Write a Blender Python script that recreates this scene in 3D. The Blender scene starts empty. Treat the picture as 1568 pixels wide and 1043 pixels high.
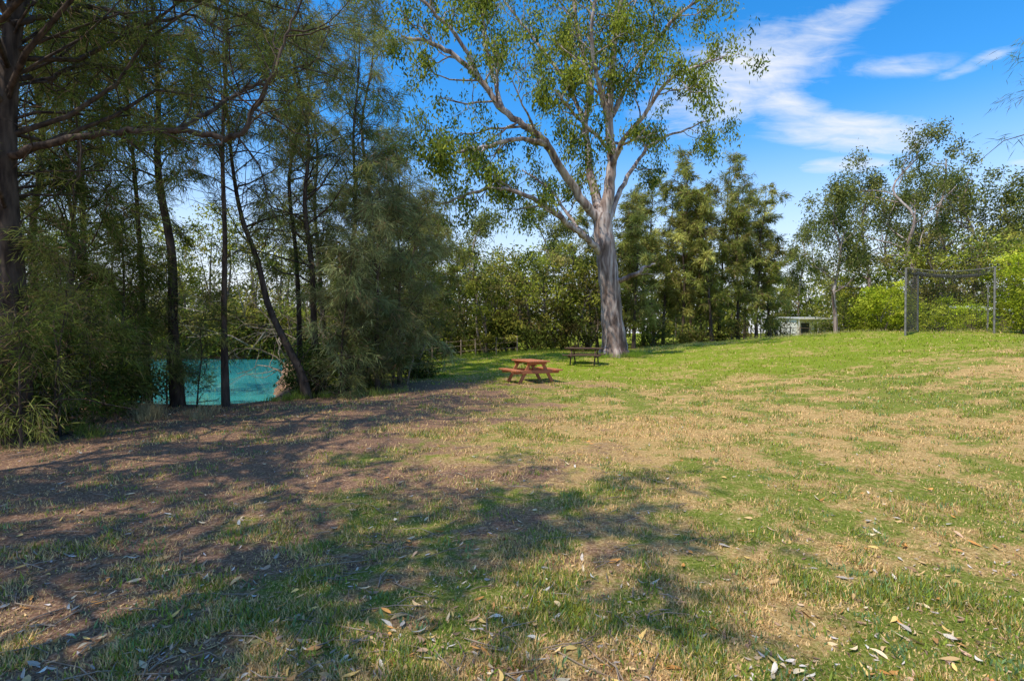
import bpy, math, random
import numpy as np
from mathutils import Vector
rng=np.random.default_rng(7); random.seed(7)
scene=bpy.context.scene
F=784.0; CX=784.0; HY=510.0; EYE=1.6

# ---------------------------------------------------------------- helpers
def S(v,a,b):
    t=np.clip((np.asarray(v,float)-a)/(b-a),0,1); return t*t*(3-2*t)
_perm=rng.random((256,256))
def vn(x,y):
    x=np.asarray(x,float); y=np.asarray(y,float)
    xi=np.floor(x).astype(int); yi=np.floor(y).astype(int); fx=x-xi; fy=y-yi
    fx=fx*fx*(3-2*fx); fy=fy*fy*(3-2*fy)
    g=lambda a,b:_perm[a&255,b&255]
    return (g(xi,yi)*(1-fx)+g(xi+1,yi)*fx)*(1-fy)+(g(xi,yi+1)*(1-fx)+g(xi+1,yi+1)*fx)*fy
def fbm(x,y,o=4):
    s=0;a=.5;t=0
    for i in range(o):
        s=s+a*vn(x*2**i+17.3*i,y*2**i+9.1*i); t+=a; a*=.5
    return s/t
def river(x,y):
    wob=(fbm(x*.6+5,y*.6,2)-.5)*1.6
    return np.minimum(np.minimum(y-14.2+wob*.5, -(x+0.42*y)+wob*.6),np.minimum(50-y+wob,x+.80*y+wob))
def H(x,y):
    x=np.asarray(x,float); y=np.asarray(y,float)
    h=-0.10+0.52*S(y,17,30)*S(x,-8,4)
    h=h+1.30*S(x,4,22)*S(y,-6,20)*(1-0.55*S(y,27,45))
    h=h-0.25*S(-x,2,8)*S(y,5,13)
    h=h+(fbm(x*.5+50,y*.5+50,3)-.5)*0.16+(fbm(x*2,y*2,2)-.5)*0.05
    return h-2.4*S(river(x,y),0,3.0)
def Hs(x,y): return float(H(x,y))
def P(px,py,d): return np.array([(px-CX)/F*d,d,EYE+(HY-py)/F*d])
def G(px,d):
    x=(px-CX)/F*d; return np.array([x,d,Hs(x,d)])
def norm(v): 
    v=np.asarray(v,float); return v/(np.linalg.norm(v,axis=-1,keepdims=True)+1e-9)
def mk_mesh(name,verts,quads,cols=None,mat=None,parent=None,smooth=False):
    verts=np.asarray(verts,np.float32); quads=np.asarray(quads,np.int32)
    k=quads.shape[1]
    me=bpy.data.meshes.new(name)
    me.vertices.add(len(verts)); me.vertices.foreach_set("co",verts.ravel())
    me.loops.add(quads.size); me.loops.foreach_set("vertex_index",quads.ravel())
    me.polygons.add(len(quads))
    me.polygons.foreach_set("loop_start",np.arange(0,quads.size,k,dtype=np.int32))
    try: me.polygons.foreach_set("loop_total",np.full(len(quads),k,np.int32))
    except Exception: pass
    if smooth: me.polygons.foreach_set("use_smooth",np.ones(len(quads),bool))
    if cols is not None:
        a=me.color_attributes.new("Col",'FLOAT_COLOR','POINT')
        c=np.ones((len(verts),4),np.float32); c[:,:3]=cols; a.data.foreach_set("color",c.ravel())
    me.update(calc_edges=True)
    ob=bpy.data.objects.new(name,me); scene.collection.objects.link(ob)
    if mat: me.materials.append(mat)
    if parent: ob.parent=parent
    return ob
def empty(name):
    e=bpy.data.objects.new(name,None); e.empty_display_size=.2; scene.collection.objects.link(e); return e

class Wood:
    def __init__(s): s.v=[];s.q=[];s.n=0
    def tube(s,pts,rad,seg=6):
        pts=np.asarray(pts,float); rad=np.asarray(rad,float); m=len(pts)
        t=norm(np.gradient(pts,axis=0))
        ref=np.array([0.3,0.9,0.1]) if abs(t[0][2])>.7 else np.array([0,0,1.])
        a=norm(np.cross(t,ref)); b=np.cross(t,a)
        an=np.linspace(0,2*math.pi,seg,endpoint=False)
        ring=pts[:,None,:]+rad[:,None,None]*(np.cos(an)[None,:,None]*a[:,None,:]+np.sin(an)[None,:,None]*b[:,None,:])
        s.v.append(ring.reshape(-1,3))
        i=np.arange(m-1)[:,None]*seg; j=np.arange(seg)[None,:]; j2=(j+1)%seg
        s.q.append((np.stack([i+j,i+j2,i+seg+j2,i+seg+j],-1).reshape(-1,4)+s.n)); s.n+=m*seg
    def build(s,name,mat,parent):
        return mk_mesh(name,np.concatenate(s.v),np.concatenate(s.q),None,mat,parent,True)
class Leaves:
    def __init__(s): s.c=[];s.d=[];s.l=[];s.w=[];s.col=[]
    def add(s,c,d,l,w,col):
        n=len(c); s.c.append(c); s.d.append(norm(d)); s.l.append(np.broadcast_to(l,(n,)).copy()); s.w.append(np.broadcast_to(w,(n,)).copy()); s.col.append(np.broadcast_to(col,(n,3)).copy())
    def build(s,name,mat,parent):
        c=np.concatenate(s.c);d=np.concatenate(s.d);l=np.concatenate(s.l)[:,None];w=np.concatenate(s.w)[:,None];col=np.concatenate(s.col)
        n=len(c); side=norm(np.cross(d,norm(rng.normal(size=(n,3)))))
        m=c+d*l*.45+np.array([0,0,1])*l*.03
        v=np.stack([c,m+side*w*.5,c+d*l,m-side*w*.5],1).reshape(-1,3)
        q=np.arange(n*4).reshape(-1,4)
        return mk_mesh(name,v,q,np.repeat(np.clip(col,0.004,.7),4,axis=0),mat,parent)

# ---------------------------------------------------------------- materials
def newmat(name):
    m=bpy.data.materials.new(name); m.use_nodes=True; nt=m.node_tree; nt.nodes.clear()
    out=nt.nodes.new('ShaderNodeOutputMaterial'); return m,nt,out
def foliage_mat(name,trans=.35,mul=1.0,val=1.3):
    m,nt,out=newmat(name); L=nt.links
    at=nt.nodes.new('ShaderNodeAttribute'); at.attribute_name="Col"
    hs0=nt.nodes.new('ShaderNodeHueSaturation'); hs0.inputs['Value'].default_value=mul; L.new(at.outputs['Color'],hs0.inputs['Color'])
    p=nt.nodes.new('ShaderNodeBsdfDiffuse')
    t=nt.nodes.new('ShaderNodeBsdfTranslucent'); mx=nt.nodes.new('ShaderNodeMixShader'); mx.inputs[0].default_value=trans
    hs=nt.nodes.new('ShaderNodeHueSaturation'); hs.inputs['Value'].default_value=mul*val; hs.inputs['Hue'].default_value=.49
    L.new(hs0.outputs[0],p.inputs['Color']); L.new(at.outputs['Color'],hs.inputs['Color']); L.new(hs.outputs[0],t.inputs['Color'])
    L.new(p.outputs[0],mx.inputs[1]); L.new(t.outputs[0],mx.inputs[2]); L.new(mx.outputs[0],out.inputs[0]); return m
def noise_mat(name,stops,scale=(1,1,1),nscale=4,detail=6,rough=.85,bump=.3,dist=0.0,base_dark=None):
    m,nt,out=newmat(name); L=nt.links
    tc=nt.nodes.new('ShaderNodeTexCoord'); mp=nt.nodes.new('ShaderNodeMapping'); mp.inputs['Scale'].default_value=scale
    n=nt.nodes.new('ShaderNodeTexNoise'); n.inputs['Scale'].default_value=nscale; n.inputs['Detail'].default_value=detail; n.inputs['Distortion'].default_value=dist
    r=nt.nodes.new('ShaderNodeValToRGB'); e=r.color_ramp.elements
    for i,(pos,c) in enumerate(stops):
        el=e[i] if i<2 else e.new(pos); el.position=pos; el.color=(*c,1)
    p=nt.nodes.new('ShaderNodeBsdfPrincipled'); p.inputs['Roughness'].default_value=rough; p.inputs['Specular IOR Level'].default_value=.25
    b=nt.nodes.new('ShaderNodeBump'); b.inputs['Strength'].default_value=bump; b.inputs['Distance'].default_value=.03
    L.new(tc.outputs['Object'],mp.inputs[0]); L.new(mp.outputs[0],n.inputs['Vector'])
    src=n.outputs[0]
    if base_dark: # rough darker bark stocking on the lowest part of the trunk
        sp=nt.nodes.new('ShaderNodeSeparateXYZ'); L.new(tc.outputs['Object'],sp.inputs[0])
        mr=nt.nodes.new('ShaderNodeMapRange'); mr.inputs[1].default_value=base_dark[0]; mr.inputs[2].default_value=base_dark[1]; mr.inputs[3].default_value=base_dark[2]; mr.inputs[4].default_value=0
        L.new(sp.outputs[2],mr.inputs[0]); sb=nt.nodes.new('ShaderNodeMath'); sb.operation='SUBTRACT'; L.new(n.outputs[0],sb.inputs[0]); L.new(mr.outputs[0],sb.inputs[1]); src=sb.outputs[0]
    L.new(src,r.inputs[0]); L.new(r.outputs[0],p.inputs['Base Color'])
    L.new(n.outputs[0],b.inputs['Height']); L.new(b.outputs[0],p.inputs['Normal']); L.new(p.outputs[0],out.inputs[0]); return m
M_leaf=foliage_mat('gum_leaf',.38,1.25,1.25); M_needle=foliage_mat('casuarina_needles',.36,1.95); M_grass=foliage_mat('grass_blades',.3,1.4); M_litter=foliage_mat('dry_leaf',.15,1.1)
M_gum=noise_mat('gum_bark',[(.32,(.09,.058,.045)),(.44,(.23,.165,.14)),(.54,(.38,.305,.27)),(.66,(.52,.45,.41))],(1,1,.2),3.6,8,.8,.7,.8,base_dark=(.5,7.0,.07))
M_bark=noise_mat('casuarina_bark',[(.35,(.03,.021,.016)),(.65,(.11,.08,.06))],(1,1,.25),9,5,.95,.8)
M_bark2=noise_mat('tree_bark',[(.35,(.08,.06,.045)),(.65,(.24,.2,.16))],(1,1,.25),7,4,.9,.6)
M_dead=noise_mat('dead_twigs',[(.35,(.16,.11,.075)),(.65,(.34,.27,.2))],(1,1,1),7,3,.9,.3)

# ---------------------------------------------------------------- ground
def patch(x,y):
    n1=fbm(x*.35+3,y*.35+8,4); n2=fbm(x*1.3+30,y*1.3+4,4); n3=fbm(x*4+70,y*4+33,3)
    dirt=S(-x+0.11*y-0.9+(n1-.5)*5+(n2-.5)*5+(n3-.5)*3,-2.2,2.6)*(1-S(y,16,21))*.85
    dirt=np.maximum(dirt, S(-x-3.6+(n2-.5)*3,0,3)*(1-S(y,15,19))*1.0)
    dirt=np.maximum(dirt,S(river(x,y),-2.2,.2))
    straw=.38+.9*(S(n2*.5+n1*.2+n3*.3,.38,.66)-.3)
    blob=np.exp(-(((x-2.2)/3.2)**2+((y-9.0)/2.0)**2))+.8*np.exp(-(((x+.5)/1.6)**2+((y-6.3)/1.3)**2))
    straw=np.clip(straw+blob*.6,0,1)*(1-.5*S(y,14,22))
    return np.clip(dirt,0,1),np.clip(straw,0,1)
nx,ny=420,440
sx=np.linspace(-1,1,nx); gx=45*sx+600*sx**7
sy=np.linspace(0,1,ny); gy=-12+75*sy+900*sy**8
X,Y=np.meshgrid(gx,gy); Z=H(X,Y)
dr,st=patch(X,Y)
gv=np.stack([X,Y,Z],-1).reshape(-1,3)
ii=np.arange(ny-1)[:,None]*nx+np.arange(nx-1)[None,:]
gq=np.stack([ii,ii+1,ii+nx+1,ii+nx],-1).reshape(-1,4)
gc=np.stack([dr,st,S(Y,12,22)],-1).reshape(-1,3)
m,nt,out=newmat('lawn_ground'); L=nt.links
at=nt.nodes.new('ShaderNodeAttribute'); at.attribute_name='Col'; sp=nt.nodes.new('ShaderNodeSeparateColor'); L.new(at.outputs['Color'],sp.inputs[0])
geo=nt.nodes.new('ShaderNodeNewGeometry')
def noi(sc,det=6,rough=.6):
    n=nt.nodes.new('ShaderNodeTexNoise'); n.inputs['Scale'].default_value=sc; n.inputs['Detail'].default_value=det; n.inputs['Roughness'].default_value=rough
    L.new(geo.outputs['Position'],n.inputs['Vector']); return n.outputs[0]
def ramp(inp,st):
    r=nt.nodes.new('ShaderNodeValToRGB'); e=r.color_ramp.elements
    for i,(p_,c) in enumerate(st):
        el=e[i] if i<2 else e.new(p_); el.position=p_; el.color=(*c,1)
    L.new(inp,r.inputs[0]); return r.outputs[0]
def mixc(f,a,b):
    mx=nt.nodes.new('ShaderNodeMix'); mx.data_type='RGBA'; L.new(f,mx.inputs[0]); L.new(a,mx.inputs[6]); L.new(b,mx.inputs[7]); return mx.outputs[2]
def mth(op,a,b=None):
    n=nt.nodes.new('ShaderNodeMath'); n.operation=op; n.use_clamp=False
    for i,v in enumerate([a,b]):
        if v is None: continue
        if isinstance(v,(int,float)): n.inputs[i].default_value=v
        else: L.new(v,n.inputs[i])
    return n.outputs[0]
nf=noi(38,7,.75); nm=noi(6,5,.72)
green=ramp(nf,[(.32,(.055,.08,.014)),(.5,(.165,.20,.03)),(.68,(.38,.36,.11))])
fargreen=ramp(nf,[(.32,(.07,.105,.010)),(.5,(.175,.235,.018)),(.68,(.34,.37,.06))])
strawc=ramp(nf,[(.32,(.16,.095,.038)),(.5,(.46,.30,.115)),(.68,(.74,.54,.27))])
soil=ramp(nf,[(.32,(.06,.033,.023)),(.5,(.235,.135,.085)),(.68,(.52,.34,.22))])
def contrast(att,nz,amt,lo,hi):
    v=mth('ADD',att,mth('MULTIPLY',mth('SUBTRACT',nz,.5),amt)); mr=nt.nodes.new('ShaderNodeMapRange'); mr.interpolation_type='SMOOTHSTEP'
    mr.inputs[1].default_value=lo; mr.inputs[2].default_value=hi; L.new(v,mr.inputs[0]); return mr.outputs[0]
g0=mixc(sp.outputs[2],green,fargreen)
c1=mixc(contrast(sp.outputs[1],nm,2.6,.2,.9),g0,strawc)
c2=mixc(contrast(sp.outputs[0],nm,1.6,.05,.8),c1,soil)
p=nt.nodes.new('ShaderNodeBsdfDiffuse')
b=nt.nodes.new('ShaderNodeBump'); b.inputs['Strength'].default_value=.8; b.inputs['Distance'].default_value=.03
L.new(nf,b.inputs['Height']); L.new(b.outputs[0],p.inputs['Normal']); L.new(c2,p.inputs['Color']); L.new(p.outputs[0],out.inputs[0])
mk_mesh('lawn_ground',gv,gq,gc,m,None,True)

# water: turquoise body under a clear mirror-like surface with faint ripples
m,nt,out=newmat('river_water'); L=nt.links
dif=nt.nodes.new('ShaderNodeBsdfDiffuse'); gl=nt.nodes.new('ShaderNodeBsdfGlossy'); gl.inputs['Roughness'].default_value=.04; gl.inputs['Color'].default_value=(.8,.95,.95,1)
geo=nt.nodes.new('ShaderNodeNewGeometry')
n=nt.nodes.new('ShaderNodeTexNoise'); n.inputs['Scale'].default_value=.12; n.inputs['Detail'].default_value=1
L.new(geo.outputs['Position'],n.inputs['Vector']); r=nt.nodes.new('ShaderNodeValToRGB'); r.color_ramp.elements[0].position=.35; r.color_ramp.elements[1].position=.65; r.color_ramp.elements[0].color=(.02,.22,.25,1); r.color_ramp.elements[1].color=(.05,.36,.36,1)
L.new(n.outputs[0],r.inputs[0]); L.new(r.outputs[0],dif.inputs['Color'])
n2=nt.nodes.new('ShaderNodeTexNoise'); n2.inputs['Scale'].default_value=1.5; n2.inputs['Detail'].default_value=2; L.new(geo.outputs['Position'],n2.inputs['Vector'])
b=nt.nodes.new('ShaderNodeBump'); b.inputs['Strength'].default_value=.05; b.inputs['Distance'].default_value=.05; L.new(n2.outputs[0],b.inputs['Height']); L.new(b.outputs[0],gl.inputs['Normal'])
fr=nt.nodes.new('ShaderNodeFresnel'); fr.inputs['IOR'].default_value=1.33; mxs=nt.nodes.new('ShaderNodeMixShader')
L.new(fr.outputs[0],mxs.inputs[0]); L.new(dif.outputs[0],mxs.inputs[1]); L.new(gl.outputs[0],mxs.inputs[2]); L.new(mxs.outputs[0],out.inputs[0])
mk_mesh('river_water',[(-60,12,-.85),(-5,12,-.85),(-5,54,-.85),(-60,54,-.85)],[(0,1,2,3)],None,m)

# ---------------------------------------------------------------- grass blades
def grass(n,dmin,dmax,hmul,wmul):
    d=1/(rng.random(n)*(1/dmin-1/dmax)+1/dmax); u=rng.uniform(-1.12,1.12,n); x=u*d; y=d
    dirt,straw=patch(x,y); cl=fbm(x*3+9,y*3+2,3)
    keep=rng.random(n)<np.clip((1-dirt*.82)*(0.3+1.7*S(cl,.35,.65)),0,1)
    x=x[keep];y=y[keep];d=d[keep];dirt=dirt[keep];straw=straw[keep];cl=cl[keep]; n=len(x)
    z=H(x,y)-.004; az=rng.uniform(0,2*math.pi,n); tilt=rng.uniform(.1,1.25,n)
    dry=rng.random(n)<np.clip(.36+straw*.5+dirt*.3-.10*S(y,12,20)-.5*(S(cl,.4,.7)-.5),0,.9)
    tilt=np.where(dry,tilt*1.15+.15,tilt)
    h=(.020+.032*rng.random(n))*hmul*(.6+.9*S(cl,.4,.7)); h=h*(1+.02*d)
    w=(.0030+.0027*rng.random(n))*wmul*np.maximum(1,d/5.)
    dirv=np.stack([np.sin(tilt)*np.cos(az),np.sin(tilt)*np.sin(az),np.cos(tilt)],-1)
    side=np.stack([-np.sin(az+rng.normal(0,.6,n)),np.cos(az),np.zeros(n)],-1)
    b0=np.stack([x,y,z],-1)
    v=np.stack([b0-side*w[:,None],b0+side*w[:,None],b0+dirv*h[:,None]],1).reshape(-1,3)
    gr=np.array([.14,.20,.03])[None]*(0.5+1.05*rng.random((n,1))); gr[:,0]+=rng.uniform(0,.08,n)
    far=S(y,12,20)[:,None]; gr=gr*(1-far)+far*gr*np.array([.95,1.05,.55])
    cool=(rng.random(n)<.25)[:,None]&(far<.5); gr=np.where(cool,gr*np.array([.75,1.0,2.6]),gr)
    sw=np.array([.53,.37,.17])[None]*(0.5+.8*rng.random((n,1)))
    col=np.where(dry[:,None],sw,gr)
    return v,np.repeat(col,3,axis=0)
v1,c1=grass(390000,1.6,9,1,1); v2,c2=grass(180000,8,34,1.1,1)
gv=np.concatenate([v1,v2]); mk_mesh('lawn_grass',gv,np.arange(len(gv)).reshape(-1,3),np.concatenate([c1,c2]),M_grass)

# leaf litter
def litter(n,dmin,dmax,size,palette,name,lo=.5,hi=1.3,up=.012,ulo=-1.1):
    d=1/(rng.random(n)*(1/dmin-1/dmax)+1/dmax); x=rng.uniform(ulo,1.1,n)*d; y=d; z=H(x,y)+up
    l=size*rng.uniform(lo,hi,n); w=l*rng.uniform(.2,.36,n); az=rng.uniform(0,2*math.pi,n)
    tl=rng.normal(0,.22,n); f=np.stack([np.cos(az)*np.cos(tl),np.sin(az)*np.cos(tl),np.sin(tl)],-1)
    s=norm(np.stack([-np.sin(az),np.cos(az),rng.normal(0,.45,n)],-1)); up_=np.cross(f,s)
    c=np.stack([x,y,z],-1); bend=rng.uniform(-.15,.15,n); curl=rng.uniform(-.02,.22,n)
    ts=np.array([0,.18,.42,.7,1.]); ws=np.array([.06,.75,1.,.62,.02]); V=[]
    for t,ww in zip(ts,ws):
        mid=c+f*(l*(t-.5))[:,None]+s*(bend*l*(4*t*(1-t)))[:,None]+up_*(curl*l*(2*t-1)**2)[:,None]
        for sg in(-1,0,1): V.append(mid+s*(sg*w*.5*ww)[:,None]+up_*(abs(sg)*w*.16*ww)[:,None])
    V=np.stack(V,1).reshape(-1,3)
    base=[]
    for k in range(4):
        for j in range(2): a=k*3+j; base.append([a,a+1,a+4,a+3])
    Q=(np.arange(n)[:,None,None]*15+np.array(base)[None]).reshape(-1,4)
    pal=np.array(palette); col=pal[rng.integers(0,len(pal),n)]*rng.uniform(.6,1.25,(n,1))
    mk_mesh(name,V,Q,np.repeat(col,15,axis=0),M_litter,None,True)
LP=[(.62,.30,.09),(.62,.42,.20),(.50,.26,.10),(.66,.52,.32),(.66,.46,.16),(.42,.26,.15),(.62,.54,.44),(.52,.34,.22),(.64,.58,.48)]
litter(1500,1.9,17,.078,LP,'fallen_leaves',.4,1.35)
litter(5000,1.7,14,.035,[(.5,.36,.22),(.34,.22,.15),(.55,.44,.32),(.26,.16,.11),(.5,.44,.4)],'leaf_litter',.4,1.5,.008)
tw=Wood()
for i in range(420):
    d=1/(random.random()*(1/1.8-1/16)+1/16); x=random.uniform(-1.05,.35)*d; a=random.uniform(0,6.3); l=random.uniform(.06,.4)*(1 if random.random()<.9 else 2)
    p0=np.array([x,d,Hs(x,d)+.012]); p2=p0+np.array([math.cos(a)*l,math.sin(a)*l,0]); p2[2]=Hs(p2[0],p2[1])+.015; p1=(p0+p2)/2+np.array([random.gauss(0,.1)*l,random.gauss(0,.1)*l,.01])
    tw.tube([p0,p1,p2],[.004,.0035,.002],4)
tw.build('fallen_twigs',M_dead,None)

# ---------------------------------------------------------------- tree generators
def smooth_poly(pts,rad,k=5,jit=0.0):
    pts=np.asarray(pts,float); rad=np.asarray(rad,float); n=len(pts)
    P_=np.vstack([2*pts[0]-pts[1],pts,2*pts[-1]-pts[-2]]); o=[];r=[]
    for i in range(n-1):
        p0,p1,p2,p3=P_[i:i+4]
        for t in np.linspace(0,1,k,endpoint=False):
            o.append(.5*((2*p1)+(-p0+p2)*t+(2*p0-5*p1+4*p2-p3)*t*t+(-p0+3*p1-3*p2+p3)*t**3)); r.append(rad[i]*(1-t)+rad[i+1]*t)
    o.append(pts[-1]); r.append(rad[-1]); o=np.array(o)
    if jit>0: o[1:]+=rng.normal(0,jit,(len(o)-1,3))
    return o,np.array(r)
def grow(w,p,d,L,r,lev,maxlev,tips,trop=.12,nch=(4,6),ratio=.5,wander=.22,seg=5,t0=.3,spread=.9):
    n=6; pts=[p]; dd=norm(d)
    for i in range(n):
        dd=norm(dd+rng.normal(0,wander,3)+np.array([0,0,trop])); pts.append(pts[-1]+dd*L/n)
    pts=np.array(pts); rad=np.linspace(r,r*.35,n+1); w.tube(pts,rad,seg)
    if lev>=maxlev: tips.append(pts); return
    tips.append(pts[-2:])
    for k in range(random.randint(*nch)):
        t=random.uniform(t0,1)*n; i=min(int(t),n-1); q=pts[i]+(pts[i+1]-pts[i])*(t-i)
        td=norm(pts[i+1]-pts[i]); per=norm(np.cross(td,rng.normal(size=3)))
        grow(w,q,td*.75+per*spread,L*ratio*random.uniform(.7,1.25),rad[i]*.55,lev+1,maxlev,tips,trop,nch,ratio,wander,max(3,seg-1),t0,spread)

def leaf_clusters(lv,tips,nleaf,spread,ll,lw,cols,droop=.8,skip=.15):
    for pts in tips:
        if random.random()<skip: continue
        n=int(nleaf*random.uniform(.4,1.9)*(1 if len(pts)>2 else .35))
        if n<1: continue
        t=rng.uniform(.3,1,n)*(len(pts)-1); i=np.minimum(t.astype(int),len(pts)-2); q=pts[i]+(pts[i+1]-pts[i])*(t-i)[:,None]
        q=q+rng.normal(0,spread,(n,3))*np.array([1,1,1.25])-np.array([0,0,spread*.5]); d=rng.normal(0,.6,(n,3))+np.array([0,0,-droop])
        cm=np.array(cols[random.randrange(len(cols))]); col=cm[None]*rng.uniform(.5,1.5,(n,1)); 
        lv.add(q,d,ll*rng.uniform(.6,1.3,n),lw*rng.uniform(.7,1.3,n),col)

def casuarina(base,Ht,R,tr=.1,lean=(0,0),cs=.2,nb=60,dens=1.,ndl=.3,nw=.014,cols=((.045,.07,.025),(.075,.1,.045),(.10,.12,.07)),name='casuarina_tree',trunk=None,dead=10,asc=.7):
    e=empty(name); w=Wood(); lv=Leaves(); base=np.asarray(base,float)
    if trunk is None:
        pts=[base-np.array([0,0,.2])]
        for i in range(1,7):
            t=i/6; pts.append(base+np.array([lean[0]*t+random.gauss(0,.03)*Ht*.45*t,lean[1]*t+random.gauss(0,.03)*Ht*.45*t,Ht*t]))
    else: pts=trunk
    rad=tr*(1-np.linspace(0,1,len(pts))*.88); rad[0]*=1.35
    tp,trd=smooth_poly(pts,rad,4); w.tube(tp,trd,8)
    n=len(tp)-1
    for k in range(nb):
        t=cs+(1-cs)*((k+random.random())/nb); f=t*n; i=min(int(f),n-1); q=tp[i]+(tp[i+1]-tp[i])*(f-i)
        az=random.uniform(0,6.283); s=(t-cs)/(1-cs)
        L=R*(.35+.85*math.sin(math.pi*min(1,.25+.75*s))**.8)*random.uniform(.4,1.5)
        if s>.9: L*=.7
        d=np.array([math.cos(az),math.sin(az),asc*random.uniform(.3,1.6)]); pp=[q]; dd=norm(d); m=6
        for j in range(m):
            dd=norm(dd+rng.normal(0,.24,3)+np.array([0,0,.10-.07*j])); pp.append(pp[-1]+dd*L/m)
        pp=np.array(pp); r0=min(trd[i]*.5,.010+.014*L/2); w.tube(pp,np.linspace(r0,.004,m+1),4)
        bc=np.array(cols[random.randrange(len(cols))])*random.uniform(.6,1.6)
        ns=int(6*L/R*1.3)+3
        bd=dens*random.choice((.35,.8,1.2,1.5))
        for c in range(ns):
            tt=random.uniform(.25,1)*m; a=min(int(tt),m-1); qq=pp[a]+(pp[a+1]-pp[a])*(tt-a)
            td=norm(norm(pp[a+1]-pp[a])+rng.normal(0,.6,3)); tl=random.uniform(.3,.75)*min(1.3,.5+.25*R)
            cnt=int(23*bd*random.uniform(.5,1.5)); 
            if cnt<1: continue
            u=rng.random(cnt); cc=qq+td*(u*tl)[:,None]+np.array([0,0,-.25])*(u*u*tl)[:,None]+rng.normal(0,.05,(cnt,3))
            dir_=td*.7+rng.normal(0,.5,(cnt,3))+np.array([0,0,-.6])
            col=bc[None]*rng.uniform(.6,1.45,(cnt,1))
            br=rng.random(cnt)<.12; col[br]=np.array([.13,.09,.05])
            lv.add(cc,dir_,ndl*rng.uniform(.6,1.4,cnt),nw*rng.uniform(.6,1.4,cnt),col)
    for k in range(dead):
        t=random.uniform(.05,cs+.25)*n; i=min(int(t),n-1); q=tp[i]; az=random.uniform(0,6.283); L=R*random.uniform(.3,.9)
        grow(w,q,np.array([math.cos(az),math.sin(az),random.uniform(-.2,.7)]),L,.014,0,1,[],.02,(3,5),.5,.25,4)
    w.build('trunk_and_branches',M_bark,e)
    if lv.c: lv.build('foliage',M_needle,e)
    return e

def bushy(base,Ht,R,n_cl,nleaf,ll,lw,cols,name,tr=.12,bottom=.1,cl=.5,trunks=2,mat=None):
    e=empty(name); w=Wood(); lv=Leaves(); base=np.asarray(base,float)
    stems=[]
    for k in range(trunks):
        a=random.uniform(0,6.28); top=base+np.array([math.cos(a)*R*.35,math.sin(a)*R*.35,Ht*random.uniform(.6,.85)])
        mid=base+(top-base)*.5+rng.normal(0,.06*Ht,3)
        tp,rd=smooth_poly([base-np.array([0,0,.15]),mid,top],[tr,tr*.7,tr*.25],5); w.tube(tp,rd,6); stems.append(tp)
    lob=rng.random(8)*.7+.5; tone=random.uniform(.75,1.25)
    for k in range(n_cl):
        az=random.uniform(0,6.283); h=random.uniform(bottom,1); prof=math.sin(math.pi*min(1,max(.12,.15+.85*(1-h)*.9)))**.6 if h>.5 else 1
        rr=R*prof*lob[int(az/6.2832*8)%8]*math.sqrt(random.uniform(.15,1))
        c=base+np.array([math.cos(az)*rr,math.sin(az)*rr,Ht*h*(.8+.35*lob[int(az*2)%8]*.5)])
        s=stems[k%len(stems)]; q=s[min(len(s)-1,int(len(s)*h*.8))]
        if k%2==0: w.tube([q,(q+c)/2+rng.normal(0,.12,3),c],[tr*.22,tr*.14,.008],4)
        n=int(nleaf*random.uniform(.5,1.5)); cc=c+rng.normal(0,1,(n,3))*np.array([cl,cl,cl*.65])*random.uniform(.4,1.2)
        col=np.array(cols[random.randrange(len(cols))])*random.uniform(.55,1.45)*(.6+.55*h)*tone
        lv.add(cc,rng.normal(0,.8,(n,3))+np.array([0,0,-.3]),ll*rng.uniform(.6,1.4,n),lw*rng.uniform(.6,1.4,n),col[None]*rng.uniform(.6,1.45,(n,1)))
    w.build('trunk_and_branches',mat or M_bark2,e); lv.build('foliage',M_leaf,e); return e

# ---------------------------------------------------------------- big gum tree
gd=27.0; e=empty('gum_tree'); w=Wood(); lv=Leaves(); tips=[]
def limb(pts,k=5,seg=8,jit=.03):
    a=[P(x,y,gd+dz) for x,y,dz,_ in pts]; r=[ww/F*gd*.5 for *_,ww in pts]; o,r=smooth_poly(a,r,k,jit); w.tube(o,r,seg); return o,r
limbs=[]
b=G(940,gd)
tr,rr=limb([(943,560,0,52),(941,535,0,41),(938,500,0,34),(934,450,0,31),(929,400,0,31),(924,360,0,30),(922,330,0,27)],5,14,.02)
def add(pts,*a,leafy=.35,nch=9,L=3.0): 
    o,r=limb(pts,*a); limbs.append((o,r,leafy,nch,L))
add([(922,345,0,18),(900,318,-.3,14),(868,275,-.8,12),(838,225,-1.4,11),(810,200,-1.8,10),(770,170,-2,9),(742,135,-2.2,8),(705,95,-2.4,7),(665,72,-2.6,6),(615,60,-3,3)],nch=13,L=3.4)
add([(928,395,0,13),(905,372,-.6,10),(880,352,-1.2,9),(845,325,-2,8),(815,305,-2.4,7),(765,290,-2.8,5),(715,300,-3,4),(670,315,-3,2)],nch=10,L=2.4)
add([(922,335,0,18),(908,290,.6,14),(900,240,1,11),(896,190,1.4,10),(905,140,1.6,8),(890,80,1.8,7),(880,20,2,6),(870,-60,2,4)],nch=15,L=3.4)
add([(924,335,0,22),(932,290,.2,17),(936,240,.2,14),(932,190,0,12),(934,130,-.2,10),(940,70,-.4,8),(950,0,-.4,6),(960,-80,-.4,3)],nch=16,L=3.6)
add([(934,260,.2,10),(955,215,-.8,8),(985,180,-1.6,6),(1010,140,-2,5),(1050,110,-2.4,4),(1105,92,-2.6,2)],nch=10,L=2.8)
add([(936,180,0,9),(965,120,1,7),(1000,70,1.6,6),(1040,25,2,5),(1090,-10,2.4,3)],nch=10,L=2.8)
add([(930,340,0,11),(950,290,1,8),(975,250,2,6),(1000,220,2.6,5),(1050,200,3,3),(1085,185,3,2)],nch=9,L=2.4)
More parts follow.
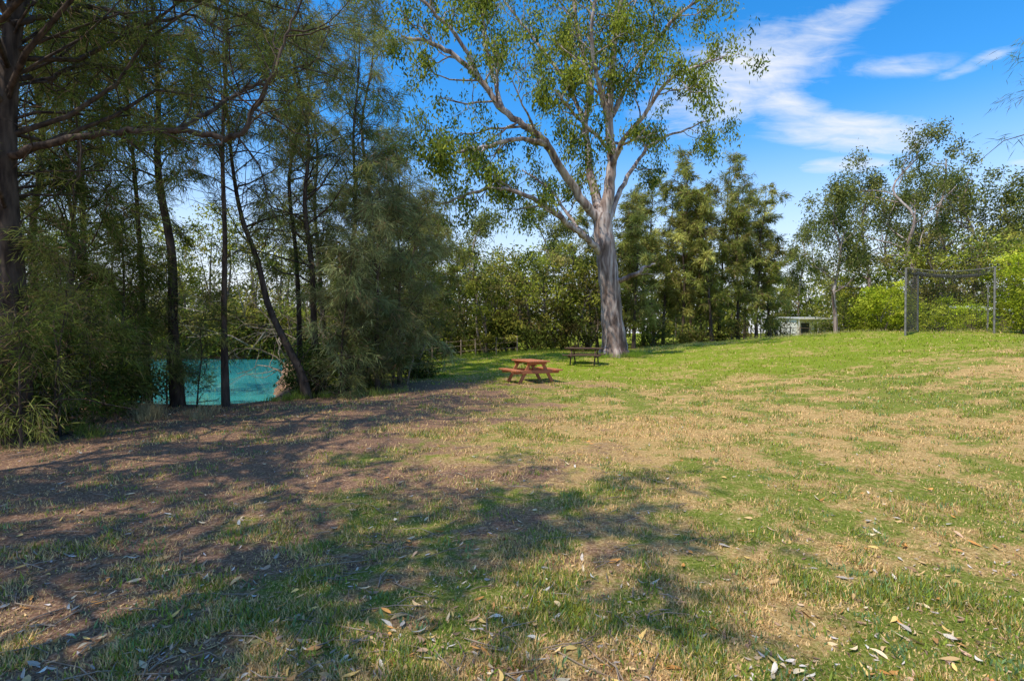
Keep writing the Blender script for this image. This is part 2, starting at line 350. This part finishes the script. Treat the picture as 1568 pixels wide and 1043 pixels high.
add([(838,225,-1.4,8),(800,215,-2.6,6),(750,225,-3.4,5),(700,235,-4,4),(640,250,-4.4,2)],nch=10,L=2.4)
add([(896,190,1.4,7),(865,130,2.6,6),(830,80,3.4,5),(790,30,4,4),(750,-20,4.4,2)],nch=11,L=3)
add([(770,170,-2,7),(750,100,-1.2,6),(740,50,-.8,4),(735,-20,-.4,3)],nch=10,L=2.6)
add([(932,190,0,8),(915,130,-1.4,6),(905,60,-2.4,5),(915,-20,-3,4)],nch=11,L=2.8)
add([(905,372,-.6,6),(870,330,.8,5),(840,290,1.6,4),(800,262,2,2)],nch=8,L=2.2)
add([(742,135,-2.2,6),(700,60,-3,5),(650,10,-3.4,4),(600,-40,-3.6,3)],nch=9,L=2.8)
add([(936,240,.2,7),(918,215,-1.5,5),(880,180,-3,4),(850,140,-4,3)],nch=8,L=2.4)
o,r=limb([(938,432,0,9),(955,428,-.4,8),(975,420,-.8,7),(985,410,-.9,5),(1002,404,-1,2)],4,6)
grow(w,o[8],np.array([1,-.2,.1]),1.0,.04,0,1,[],.05,(2,3))
for o,r,leafy,nch,Lx in limbs:
    n=len(o)-1
    for k in range(nch):
        t=(leafy+(1-leafy)*(k+random.random())/nch)*n; i=min(int(t),n-1); q=o[i]
        td=norm(o[i+1]-o[i]); per=norm(np.cross(td,rng.normal(size=3)))
        grow(w,q,td*.7+per,Lx*random.uniform(.5,1.15)*(1-.25*t/n),max(.018,r[i]*.4),0,2,tips,.05,(3,4),.55,.26,5,.35,.9)
    tips.append(o[-6:])
GC=[(.20,.23,.028),(.14,.18,.025),(.25,.27,.04),(.06,.09,.018),(.16,.19,.03)]
leaf_clusters(lv,[t for t in tips if t[:,2].mean()>4.8],27,.2,.23,.075,GC,1.1,skip=.2)
for a in np.linspace(0,6.28,8)[:-1]:
    c=np.array([b[0],b[1],b[2]]); dv=np.array([math.cos(a+.3),math.sin(a+.3),0])
    w.tube([c+dv*.3+np.array([0,0,1.2]),c+dv*.5+np.array([0,0,.4]),c+dv*.8+np.array([0,0,0]),c+dv*1.1+np.array([0,0,-.25])],[.12,.2,.15,.08],7)
w.build('trunk_and_limbs',M_gum,e); lv.build('foliage',M_leaf,e)

# ---------------------------------------------------------------- left casuarinas
DK=((.035,.052,.011),(.06,.078,.017),(.085,.095,.024)); MD=((.05,.062,.017),(.085,.092,.027),(.115,.118,.037)); GY=((.085,.10,.04),(.11,.125,.052),(.14,.15,.065))
casuarina(G(14,8.6),13.5,4.2,.24,(0.3,0),.28,90,1.2,.22,.013,DK,dead=14,asc=.5)
e=empty('casuarina_limb'); w=Wood(); lv=Leaves(); tp=[]
def limb2(pts,d0):
    a=[P(x,y,d0+dz) for x,y,dz,_ in pts]; r=[ww/F*d0*.5 for *_,ww in pts]; o,r=smooth_poly(a,r,5,.02); w.tube(o,r,7); return o,r
ls=[limb2([(18,240,0,13),(90,218,-.3,10),(180,205,-.5,9),(270,205,-.6,8),(340,212,-.6,8),(372,205,-.6,7),(400,160,-.5,6),(425,110,-.5,5),(440,60,-.4,4),(470,0,-.4,2)],8.6),
limb2([(25,40,0,9),(80,30,.3,8),(150,15,.6,7),(230,40,.8,6),(300,30,1,4),(360,60,1.2,3)],8.6),
limb2([(270,205,-.6,7),(330,170,.2,6),(380,140,.8,5),(430,120,1,4),(500,90,1.4,2)],8.6),
limb2([(22,-60,0,9),(100,-40,.4,8),(190,-25,.8,7),(280,5,1.0,5),(370,0,1.2,4),(460,25,1.4,2)],8.6),
limb2([(16,120,0,9),(70,125,.8,8),(130,100,1.4,6),(200,110,2.,5),(270,95,2.4,3)],8.6)]
for o,r in ls:
    for k in range(19):
        i=random.randint(5,len(o)-2); td=norm(o[i+1]-o[i]); per=norm(np.cross(td,rng.normal(size=3)))
        grow(w,o[i],td*.5+per,random.uniform(.8,1.7),.016,0,1,tp,.03,(3,5),.5,.22,4)
for pts in tp:
    n=30; t=rng.uniform(0,1,n)*(len(pts)-1); i=np.minimum(t.astype(int),len(pts)-2); q=pts[i]+(pts[i+1]-pts[i])*(t-i)[:,None]
    lv.add(q+rng.normal(0,.05,(n,3)),rng.normal(0,.5,(n,3))+norm(pts[-1]-pts[0])*.5+np.array([0,0,-.5]),.17*rng.uniform(.6,1.3,n),.011,np.array(DK[random.randrange(3)])*rng.uniform(.6,1.5,(n,1)))
w.build('limbs',M_bark,e); lv.build('foliage',M_needle,e)

T=[ # px,d,H,R,r,cs,nb,dens,cols
 (-70,10.5,11,2.6,.12,.1,46,.9,DK),(95,11.2,8.5,1.7,.07,.08,50,1.1,DK),(60,14,14,2.4,.12,.12,58,1.1,DK),(150,14.0,12.5,2.0,.07,.12,56,1.1,DK),
 (185,12.6,5.0,1.2,.05,.1,36,.9,DK),(130,19,16,2.8,.13,.15,60,1.,DK),(272,14.0,12.5,2.2,.15,.46,52,1.,MD),(345,13.7,13.5,2.1,.085,.46,50,1.,MD),
 (228,14.1,13,2.2,.08,.45,52,1,DK),(487,15.3,11.5,1.9,.11,.28,52,.9,MD),(535,17.5,12.5,1.9,.1,.12,56,1.,DK),(578,15.6,6.9,1.3,.07,.03,70,1.2,GY),
 (612,17.5,8.0,1.4,.07,.03,60,1.1,GY),(560,21,15.5,2.2,.12,.15,56,1,MD),(632,21,8.5,1.7,.08,.04,55,1.0,MD),(520,14.8,4.6,.9,.04,.03,36,1.0,GY),
 (605,25,11,2.2,.1,.05,50,1.0,MD),(500,24,16,2.3,.12,.1,54,1,MD),(640,28,9.5,2.2,.1,.03,50,1.1,MD),(458,17.2,14,2.2,.09,.4,50,1,MD),(-20,12,14,2.6,.12,.3,50,1,DK)]
for px,d,h,R,r,cs,nb,de,co in T:
    casuarina(G(px,d),h,R,r,(random.gauss(0,.5),random.gauss(0,.5)),cs,nb,de,.20+.006*d,.0007*d+.006,co,dead=12 if d<16 else 3)
tpx=[P(470,612,14.4),P(462,575,14.4),P(440,530,14.5),P(412,470,14.6),(P(395,400,14.7)),P(372,335,14.8),P(360,270,14.9),P(352,190,15),P(345,90,15.2),P(350,20,15.4)]
casuarina(tpx[0],10,1.9,.12,cs=.42,nb=42,dens=.9,ndl=.3,nw=.016,cols=MD,trunk=tpx,dead=16)
for px,d,h in((75,8.8,3.4),(90,9.2,4.2),(255,13.8,3),(300,13.8,3.0),(545,14.9,2.2),(600,16,2.5),(30,8.0,2.6),(140,10.8,2.8),(10,9.5,5)):
    casuarina(G(px,d),h,.8,.022,(random.gauss(0,.2),0),.1,22,.7,.2,.0006*d+.005,DK if px<200 else MD,name='casuarina_sapling',dead=4)
# trees beside the photographer, whose crowns dapple the foreground
for x,y,h,R,nb in((-4.8,0.9,12,3.1,36),(-8.5,4.6,12,2.8,36),(-9.8,1.0,12,3.0,34),(-5.6,-3.6,11,3.0,36),(-10.5,8,13,2.4,32),(-7.2,-1.0,12,3.0,34)):
    casuarina((x,y,Hs(x,y)),h,R,.14,(0,0),.42,nb,.75,.30,.05,DK,dead=0)
casuarina((17.2,13.0,Hs(17.2,13)),11,3.0,.13,(0,0),.35,34,.7,.3,.014,DK,dead=6)

# ---------------------------------------------------------------- background trees
OL=[(.19,.21,.03),(.24,.25,.04),(.12,.15,.025),(.29,.27,.05),(.07,.09,.02),(.16,.14,.045)]
BG=[(.25,.29,.02),(.19,.24,.02),(.31,.33,.04)]
for px,d,h,R in((665,34,6.2,2.2),(705,36,8.4,2.6),(745,33,5.6,2.2),(785,37,7.6,2.4),(820,35,6.6,2.3),(860,37,8,2.4),(900,36,6.8,2.3),(690,42,9,3.2),(770,44,8.4,3.2),(850,44,9.2,3.2),(935,42,9,3.2),(900,46,10,3.4)):
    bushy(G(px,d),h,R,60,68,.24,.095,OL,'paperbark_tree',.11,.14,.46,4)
for px,d,h,R in((655,32.5,2.6,1.5),(690,34,3.0,1.6),(735,34,2.2,1.5),(775,35,2.8,1.7),(810,34,2.0,1.3),(845,35,2.6,1.6),(885,34.5,2.4,1.5),(1000,37,1.8,1.4),(1060,38,1.4,1.2),(1120,39,1.6,1.4),(1190,46,1.9,1.3),(1262,48,1.7,1.2)):
    bushy(G(px,d),h,R,28,70,.2,.08,[(.08,.10,.02),(.13,.15,.03),(.19,.19,.04),(.14,.11,.04)],'undergrowth_shrub',.04,.02,.4,5)
BC=((.075,.085,.018),(.12,.13,.03),(.165,.165,.045))
for px,d,h,R in((955,38,11.5,1.8),(985,39,12.4,1.7),(1015,40,12.6,1.8),(1045,39,13.4,1.7),(1072,40,12.2,1.8),(1100,41,13.8,1.9),(1130,40,12.2,1.7),(1158,41,12.8,1.8),(1180,42,10.5,1.6),(1060,44,14.4,2.1),(1140,46,14,2.1),(1000,45,13.8,2.1),(970,34.5,9,1.5),(915,41,10,1.8),(1090,38,10.5,1.6)):
    casuarina(G(px,d),h*random.uniform(.9,1.1),R,.12,(random.gauss(0,.6),0),.13,50,.95,.40,.045,BC,dead=3,asc=.95)
def bg_gum(base,Ht,name='gum_tree',cols=((.15,.165,.04),(.20,.205,.055),(.11,.13,.03),(.06,.08,.022)),nl=44,spread=1.0,ll=.27,lw=.11):
    e=empty(name); w=Wood(); lv=Leaves(); tips=[]; base=np.asarray(base,float)
    pts=[base-np.array([0,0,.3])]+[base+np.array([random.gauss(0,.04)*Ht*t,random.gauss(0,.04)*Ht*t,Ht*t]) for t in(.15,.3,.45,.6,.75,.9)]
    o,r=smooth_poly(pts,np.linspace(Ht*.014,Ht*.003,7),4); w.tube(o,r,7); n=len(o)-1
    for k in range(14):
        t=(.3+.7*(k+random.random())/14)*n; i=min(int(t),n-1); az=random.uniform(0,6.28)
        grow(w,o[i],np.array([math.cos(az)*spread,math.sin(az)*spread,.7]),Ht*.28*random.uniform(.6,1.2)*(1.15-.5*t/n),r[i]*.5,0,2,tips,.08,(3,4),.5,.24,4,.4,.9)
    tips.append(o[-5:])
    leaf_clusters(lv,tips,nl,.3,ll,lw,cols,.5,skip=.3); w.build('trunk_and_limbs',M_gum,e); lv.build('foliage',M_leaf,e)
for px,d,h in((1280,46,14),(1330,50,17),(1395,47,18.5),(1440,50,19.5),(1490,46,16),(1225,66,14),(1550,44,13),(730,50,13.5),(835,52,14),(640,48,13),(1360,58,17),(1420,52,16)):
    bg_gum(G(px,d),h)
for px,d,h,R in((1330,52,7.5,3),(1390,44,8,3),(1440,42,9,3),(1500,41,8.5,3),(1300,58,7,2.6),(1245,66,7.5,3.2),(1555,38,7.5,2.8),(1200,68,8,3),(1480,50,11,3.4),(1420,54,12,3.5)):
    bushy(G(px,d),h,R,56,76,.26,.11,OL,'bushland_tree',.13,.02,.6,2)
for px,d,h,R in((1352,31,3.2,1.3),(1378,33,2.8,1.2),(1325,34,2.6,1.1),(1440,35,2.6,1.5)):
    bushy(G(px,d),h,R,36,100,.16,.07,BG,'green_shrub',.05,.03,.32,3)
bushy(G(1568,26),4.9,1.5,60,150,.15,.06,BG,'green_shrub',.07,.02,.4,3)
bushy(G(1490,32),1.9,1.2,30,100,.15,.06,BG,'green_shrub',.05,.02,.3,3)
# river far bank and left undergrowth
for px,d,h,R in((60,54,14,3.8),(130,53,12,3.6),(200,54,16,3.8),(270,52,13,3.6),(330,54,16,3.8),(390,53,14,3.4),(440,52,15,3.6),(490,54,13,3.4),(540,50,10,3.2),(590,46,9,3),(230,49.5,5,2.6),(290,49.5,4.5,2.6),(350,49.5,5,2.6),(400,49.5,4.2,2.4),(445,49.5,5,2.6)):
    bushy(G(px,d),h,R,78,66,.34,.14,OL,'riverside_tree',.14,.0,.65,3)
for px,d,h,R in((20,9.2,1.8,.9),(110,11,1.7,.9),(175,12.6,1.3,.7),(-20,8.4,1.6,.8),(60,10.5,2.4,1.0),(490,15.4,1.5,.7),(640,19.5,1.2,.8),(-40,11,3.4,1.4),(200,13.6,1.6,.7),(20,13,3.6,1.4),(110,16,4,1.5),(150,22,5,2.4),(100,30,7,3),(180,26,4,1.6),(40,24,7,3),(560,17,1.4,.8),(462,17.5,1.5,.7),(470,19.5,1.6,.9)):
    bushy(G(px,d),h,R,26,110,.11,.04,[(.06,.09,.018),(.10,.13,.02),(.045,.065,.016),(.12,.12,.035)],'undergrowth_shrub',.03,.03,.3,4)
e=empty('riverside_brush'); w=Wood()
for k in range(64):
    px=random.uniform(445,640) if k<40 else random.uniform(240,440); d=random.uniform(17,24) if px>440 else random.uniform(48,51)
    q=G(px,d); q[2]=max(q[2],-.9); sc=d/20
    grow(w,q,np.array([random.gauss(-.3,.5),random.gauss(0,.3),random.uniform(.3,1.2)]),random.uniform(2,4)*sc,.035*sc,0,1,[],-.03,(4,6),.5,.25,5)
w.build('dead_branches',M_dead,e)
e=empty('distant_treeline'); lv=Leaves(); w=Wood()
for k in range(360):
    px=random.uniform(-700,2300); d=random.uniform(72,90); x=(px-CX)/F*d; hh=random.uniform(4,10); z=Hs(x,d)
    for j in range(5):
        n=60; c=np.array([x+random.gauss(0,1.2),d+random.gauss(0,1),z+hh*random.uniform(0,1)])
        col=np.array(OL[random.randrange(5)])*random.uniform(.6,1.1)
        lv.add(c+rng.normal(0,1,(n,3))*np.array([1.4,1.2,.9]),rng.normal(0,1,(n,3)),.7*rng.uniform(.6,1.4,n),.34,col[None]*rng.uniform(.7,1.3,(n,1)))
    w.tube([(x,d,z-.3),(x+.1,d,z+hh*.5),(x,d,z+hh*.9)],[.16,.12,.05],4)
w.build('trunks',M_bark2,e); lv.build('foliage',M_leaf,e)
e=empty('grass_tufts'); lv=Leaves()
def tuft(x,y,n,h,col,sp=.12):
    q=np.stack([x+rng.normal(0,sp,n),y+rng.normal(0,sp,n),np.zeros(n)],-1); q[:,2]=H(q[:,0],q[:,1])-.01
    lv.add(q,rng.normal(0,.38,(n,3))*np.array([1,1,.1])+np.array([0,0,1]),h*rng.uniform(.5,1.3,n),.011,np.array(col)*rng.uniform(.6,1.4,(n,1)))
for k in range(60):
    a=random.uniform(0,6.28); r_=random.uniform(.7,1.6); tuft(5.35+r_*math.cos(a),27+r_*math.sin(a)*.9,60,.28,(.18,.26,.03))
for px,d,h,c in((235,11.5,.4,(.30,.25,.13)),(315,11.8,.35,(.26,.22,.12)),(215,11.8,.45,(.28,.23,.12)),(440,14,.25,(.14,.19,.03)),(130,9.4,.25,(.12,.15,.03)),(500,14.4,.3,(.16,.22,.04)),(560,14.8,.3,(.18,.22,.05)),(600,14.9,.25,(.17,.2,.05))):
    for j in range(5):
        g=G(px+random.gauss(0,18),d+random.gauss(0,.3)); tuft(g[0],g[1],60,h*random.uniform(.6,1.1),c,.1)
for k in range(150):
    px=random.uniform(960,1568); d=random.uniform(28,34); g=G(px,d); tuft(g[0],g[1],20,.22,(.36,.33,.12),.3)
for k in range(90):
    px=random.uniform(640,860); d=random.uniform(30,33); g=G(px,d); tuft(g[0],g[1],30,.3,(.14,.19,.03),.3)
for k in range(320): # coarse tussocks in the near lawn
    d=1/(random.random()*(1/2.2-1/14)+1/14); x=random.uniform(-.8,1.05)*d; tuft(x,d,16,.055,random.choice([(.14,.2,.03),(.18,.22,.04),(.13,.2,.08)]),.05)
lv.build('grass_blades',M_grass,e)

# ---------------------------------------------------------------- built objects
def bx(name,parent,c,s,mat,rot=(0,0,0),bev=.006):
    import bmesh
    me=bpy.data.meshes.new(name); bm=bmesh.new(); bmesh.ops.create_cube(bm,size=1); bmesh.ops.scale(bm,vec=s,verts=bm.verts)
    if bev: bmesh.ops.bevel(bm,geom=bm.edges[:],offset=min(bev,min(s)*.3),segments=1,affect='EDGES')
    bm.to_mesh(me); bm.free(); o=bpy.data.objects.new(name,me); scene.collection.objects.link(o); o.parent=parent; o.location=c; o.rotation_euler=rot; me.materials.append(mat); return o
def table(loc,rz,wood,Lt=1.7):
    e=empty('picnic_table'); e.location=loc; e.rotation_euler=(0,0,rz)
    for i in range(5): bx(f'top_plank_{i+1}',e,(-.32+.16*i,0,.74),(.145,Lt,.045),wood)
    for s in(-1,1):
        for j in range(2): bx(f'seat_plank_{j+1}',e,(s*(.66+.15*j),0,.44),(.135,Lt,.045),wood)
        for y in(-1,1):
            bx('leg',e,(s*.42,y*Lt*.32,.355),(.11,.045,.82),wood,(0,s*-.52,0))
    for y in(-1,1):
        bx('seat_bearer',e,(0,y*(Lt*.32+.049),.39),(1.66,.045,.12),wood)
        bx('top_bearer',e,(0,y*(Lt*.32+.049),.68),(.72,.045,.09),wood)
    bx('brace',e,(0,0,.6),(.08,Lt*.6,.04),wood); return e
M_or=noise_mat('orange_stained_timber',[(.3,(.30,.09,.035)),(.55,(.46,.17,.075)),(.75,(.56,.27,.14))],(9,1,9),5,6,.7,.2)
M_dkw=noise_mat('weathered_timber',[(.3,(.06,.035,.025)),(.7,(.15,.09,.06))],(9,1,9),5,6,.85,.2)
g=G(812,17.6); table(g,math.radians(24),M_or,1.45)
g=G(895,23.5); table(g,math.radians(72),M_dkw,1.7)
M_metal=noise_mat('galvanised_steel',[(.3,(.12,.11,.1)),(.7,(.25,.24,.22))],(1,1,1),5,3,.5,.05)
M_net=noise_mat('black_net',[(.3,(.05,.048,.045)),(.7,(.09,.085,.08))],(1,1,1),5,2,.9,0)
e=empty('cricket_net'); w=Wood(); nt_=Wood()
A=G(1386,25); B=G(1405,28.5); C=G(1522,25.5); D=G(1512,29); hh=3.3
for q in(A,B,C,D): w.tube([q-np.array([0,0,.3]),q+np.array([0,0,hh])],[.045,.045],8)
def cable(a,b,sag=.18):
    t=np.linspace(0,1,9)[:,None]; return a*(1-t)+b*t-np.array([0,0,1])*(4*sag*t*(1-t))
up=np.array([0,0,hh])
for a,b_ in((A,B),(B,D),(A,C),(C,D)): w.tube(cable(a+up,b_+up),[.02]*9,5)
def net(a,b_,n,m_,sag=.18,rr=.010):
    for i in range(n+1):
        t=i/n; q=a*(1-t)+b_*t; nt_.tube([q,q+up-np.array([0,0,4*sag*t*(1-t)])],[rr]*2,3)
    for j in range(m_+1):
        f=j/m_; nt_.tube(cable(a+up*f,b_+up*f,sag*f),[rr]*9,3)
net(A,B,20,26,rr=.008); net(B,D,30,20,rr=.004)
for i in range(34):
    t=i/34; q=(A+up)*(1-t)+(C+up)*t-np.array([0,0,.72*t*(1-t)]); q2=(B+up)*(1-t)+(D+up)*t-np.array([0,0,.72*t*(1-t)]); nt_.tube([q,(q+q2)/2-np.array([0,0,.22]),q2],[.009]*3,3)
for f in np.linspace(0,1,18):
    nt_.tube(cable((A+up)*(1-f)+(B+up)*f-np.array([0,0,.88*f*(1-f)]),(C+up)*(1-f)+(D+up)*f-np.array([0,0,.88*f*(1-f)]),.18),[.009]*9,3)
w.build('posts_and_cables',M_metal,e); nt_.build('netting',M_net,e)
M_wh=noise_mat('cream_cladding',[(.3,(.6,.57,.5)),(.7,(.72,.69,.62))],(1,1,1),3,3,.6,.05)
M_rf=noise_mat('steel_roof',[(.3,(.42,.42,.40)),(.7,(.55,.55,.52))],(1,1,1),3,3,.5,.05)
M_dark=noise_mat('dark_panel',[(.3,(.03,.03,.03)),(.7,(.06,.06,.05))],(1,1,1),3,3,.6,.05)
g=G(1230,60); e=empty('farm_shed'); e.location=(g[0],g[1],g[2]-.05)
bx('walls',e,(-.3,0,1.15),(3.2,4,2.3),M_wh); bx('roof',e,(0,-.3,2.42),(4.2,5,.12),M_rf,(math.radians(3),0,0)); bx('door_shade_panel',e,(-.95,-2.02,.9),(.9,.04,1.8),M_dark); bx('window',e,(.5,-2.02,1.3),(.8,.04,.7),M_dark)  # doorway is a solid panel, its interior shade painted as near-black colour
bx('fascia',e,(0,-2.83,2.28),(4.2,.05,.18),M_wh)
for x in(-2.0,.1,2.0): bx('verandah_post',e,(x,-2.7,1.1),(.09,.09,2.2),M_wh)
g=G(1500,36); e=empty('garden_shed'); e.location=(g[0],g[1],g[2])
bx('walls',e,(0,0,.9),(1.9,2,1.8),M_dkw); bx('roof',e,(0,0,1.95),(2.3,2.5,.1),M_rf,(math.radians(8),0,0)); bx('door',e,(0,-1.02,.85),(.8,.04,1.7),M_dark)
e=empty('wire_fence'); w=Wood()
ps=[G(px,32.0) for px in(640,662,684,706,728,760,792)]
for q in ps: w.tube([q-np.array([0,0,.2]),q+np.array([0,0,1.15])],[.05,.045],7)
for z in(.4,.75,1.05): w.tube([q+np.array([0,0,z]) for q in ps],[.012]*len(ps),4)
w.build('posts_and_wires',M_dead,e)
e=empty('post_fence'); w=Wood()
ps=[G(px,50) for px in range(1150,1330,15)]
for q in ps: w.tube([q-np.array([0,0,.2]),q+np.array([0,0,1.2])],[.06,.06],6)
for z in(.5,1.05): w.tube([q+np.array([0,0,z]) for q in ps],[.02]*len(ps),4)
w.build('posts_and_rails',M_dead,e)

# ---------------------------------------------------------------- light, sky
sv=Vector((-0.50,-0.40,1.10)).normalized()
sun=bpy.data.lights.new('sun','SUN'); sun.energy=5.0; sun.angle=math.radians(.5); sun.color=(1,.92,.78)
so=bpy.data.objects.new('sun',sun); scene.collection.objects.link(so); so.rotation_euler=sv.to_track_quat('Z','Y').to_euler(); so.location=(-20,-10,30)
wd=bpy.data.worlds.new('World'); scene.world=wd; wd.use_nodes=True; nt=wd.node_tree; nt.nodes.clear(); L=nt.links
wo=nt.nodes.new('ShaderNodeOutputWorld'); bgd=nt.nodes.new('ShaderNodeBackground'); bgd.inputs[1].default_value=.15
sk=nt.nodes.new('ShaderNodeTexSky'); sk.sky_type='NISHITA'; sk.sun_disc=False; sk.sun_elevation=math.asin(sv.z); sk.sun_rotation=math.atan2(sv.x,sv.y); sk.air_density=1.0; sk.dust_density=.6; sk.ozone_density=2.5
hs=nt.nodes.new('ShaderNodeHueSaturation'); hs.inputs['Saturation'].default_value=1.42; hs.inputs['Value'].default_value=1.8; L.new(sk.outputs[0],hs.inputs['Color'])
tc=nt.nodes.new('ShaderNodeTexCoord'); sx_=nt.nodes.new('ShaderNodeSeparateXYZ'); L.new(tc.outputs['Generated'],sx_.inputs[0])
ysafe=mth('MAXIMUM',sx_.outputs[1],.02); u=mth('DIVIDE',sx_.outputs[0],ysafe); v=mth('DIVIDE',sx_.outputs[2],ysafe)
cb=nt.nodes.new('ShaderNodeCombineXYZ'); L.new(u,cb.inputs[0]); L.new(v,cb.inputs[1])
def cnoise(rot,sc,scale,det=6,dist=.6,off=0):
    mp=nt.nodes.new('ShaderNodeMapping'); mp.inputs['Rotation'].default_value=(0,0,math.radians(rot)); mp.inputs['Scale'].default_value=sc; mp.inputs['Location'].default_value=(off,off,0)
    L.new(cb.outputs[0],mp.inputs[0]); n=nt.nodes.new('ShaderNodeTexNoise'); n.inputs['Scale'].default_value=scale; n.inputs['Detail'].default_value=det; n.inputs['Distortion'].default_value=dist; n.inputs['Roughness'].default_value=.6
    L.new(mp.outputs[0],n.inputs['Vector']); return n.outputs[0]
def ell(px,py,a,b_,ang,am):
    du=mth('SUBTRACT',u,(px-CX)/F); dv=mth('SUBTRACT',v,(HY-py)/F); c,s=math.cos(math.radians(ang)),math.sin(math.radians(ang))
    xx=mth('ADD',mth('MULTIPLY',du,c*F/a),mth('MULTIPLY',dv,s*F/a)); yy=mth('SUBTRACT',mth('MULTIPLY',dv,c*F/b_),mth('MULTIPLY',du,s*F/b_))
    r2=mth('ADD',mth('MULTIPLY',xx,xx),mth('MULTIPLY',yy,yy)); return mth('DIVIDE',am,mth('ADD',1,mth('MULTIPLY',r2,mth('ADD',r2,.4))))
m1=None
for q in((1130,125,150,60,25,1.0),(1200,165,70,28,-10,.95),(1250,55,110,30,25,.8),(1315,205,150,30,-3,1.1),(1380,105,110,18,3,.5),(1490,100,80,11,22,.5),(1290,255,80,15,3,.8),(1560,258,60,16,5,.7)):
    t=ell(*q); m1=t if m1 is None else mth('MAXIMUM',m1,t)
nz=mth('ADD',mth('MULTIPLY',cnoise(-25,(1,3.0,1),3.4,8,1.2),.6),mth('MULTIPLY',cnoise(-30,(1,4.5,1),11,6,.8,4),.4))
den=mth('ADD',m1,mth('MULTIPLY',mth('SUBTRACT',nz,.5),2.8))
mr=nt.nodes.new('ShaderNodeMapRange'); mr.interpolation_type='LINEAR'; mr.inputs[1].default_value=.10; mr.inputs[2].default_value=1.25; L.new(mth('MULTIPLY',den,mth('MINIMUM',mth('MULTIPLY',m1,2.2),1)),mr.inputs[0])
haze=nt.nodes.new('ShaderNodeMapRange'); haze.interpolation_type='SMOOTHSTEP'; haze.inputs[1].default_value=.38; haze.inputs[2].default_value=.02; haze.inputs[3].default_value=0; haze.inputs[4].default_value=.95; L.new(sx_.outputs[2],haze.inputs[0])
fac=mth('MINIMUM',mth('MAXIMUM',mth('MULTIPLY',mr.outputs[0],.92),haze.outputs[0]),1)
mx=nt.nodes.new('ShaderNodeMix'); mx.data_type='RGBA'; L.new(fac,mx.inputs[0]); L.new(hs.outputs[0],mx.inputs[6]); mx.inputs[7].default_value=(6.2,6.4,6.8,1)
L.new(mx.outputs[2],bgd.inputs[0]); L.new(bgd.outputs[0],wo.inputs[0])

cam=bpy.data.cameras.new('camera'); co=bpy.data.objects.new('camera',cam); scene.collection.objects.link(co)
cam.lens=18; cam.sensor_width=36; cam.clip_end=3000; co.location=(0,0,EYE); co.rotation_euler=(math.radians(90-.84),0,0); scene.camera=co
scene.view_settings.view_transform='Standard'; scene.view_settings.look='None'; scene.view_settings.exposure=0
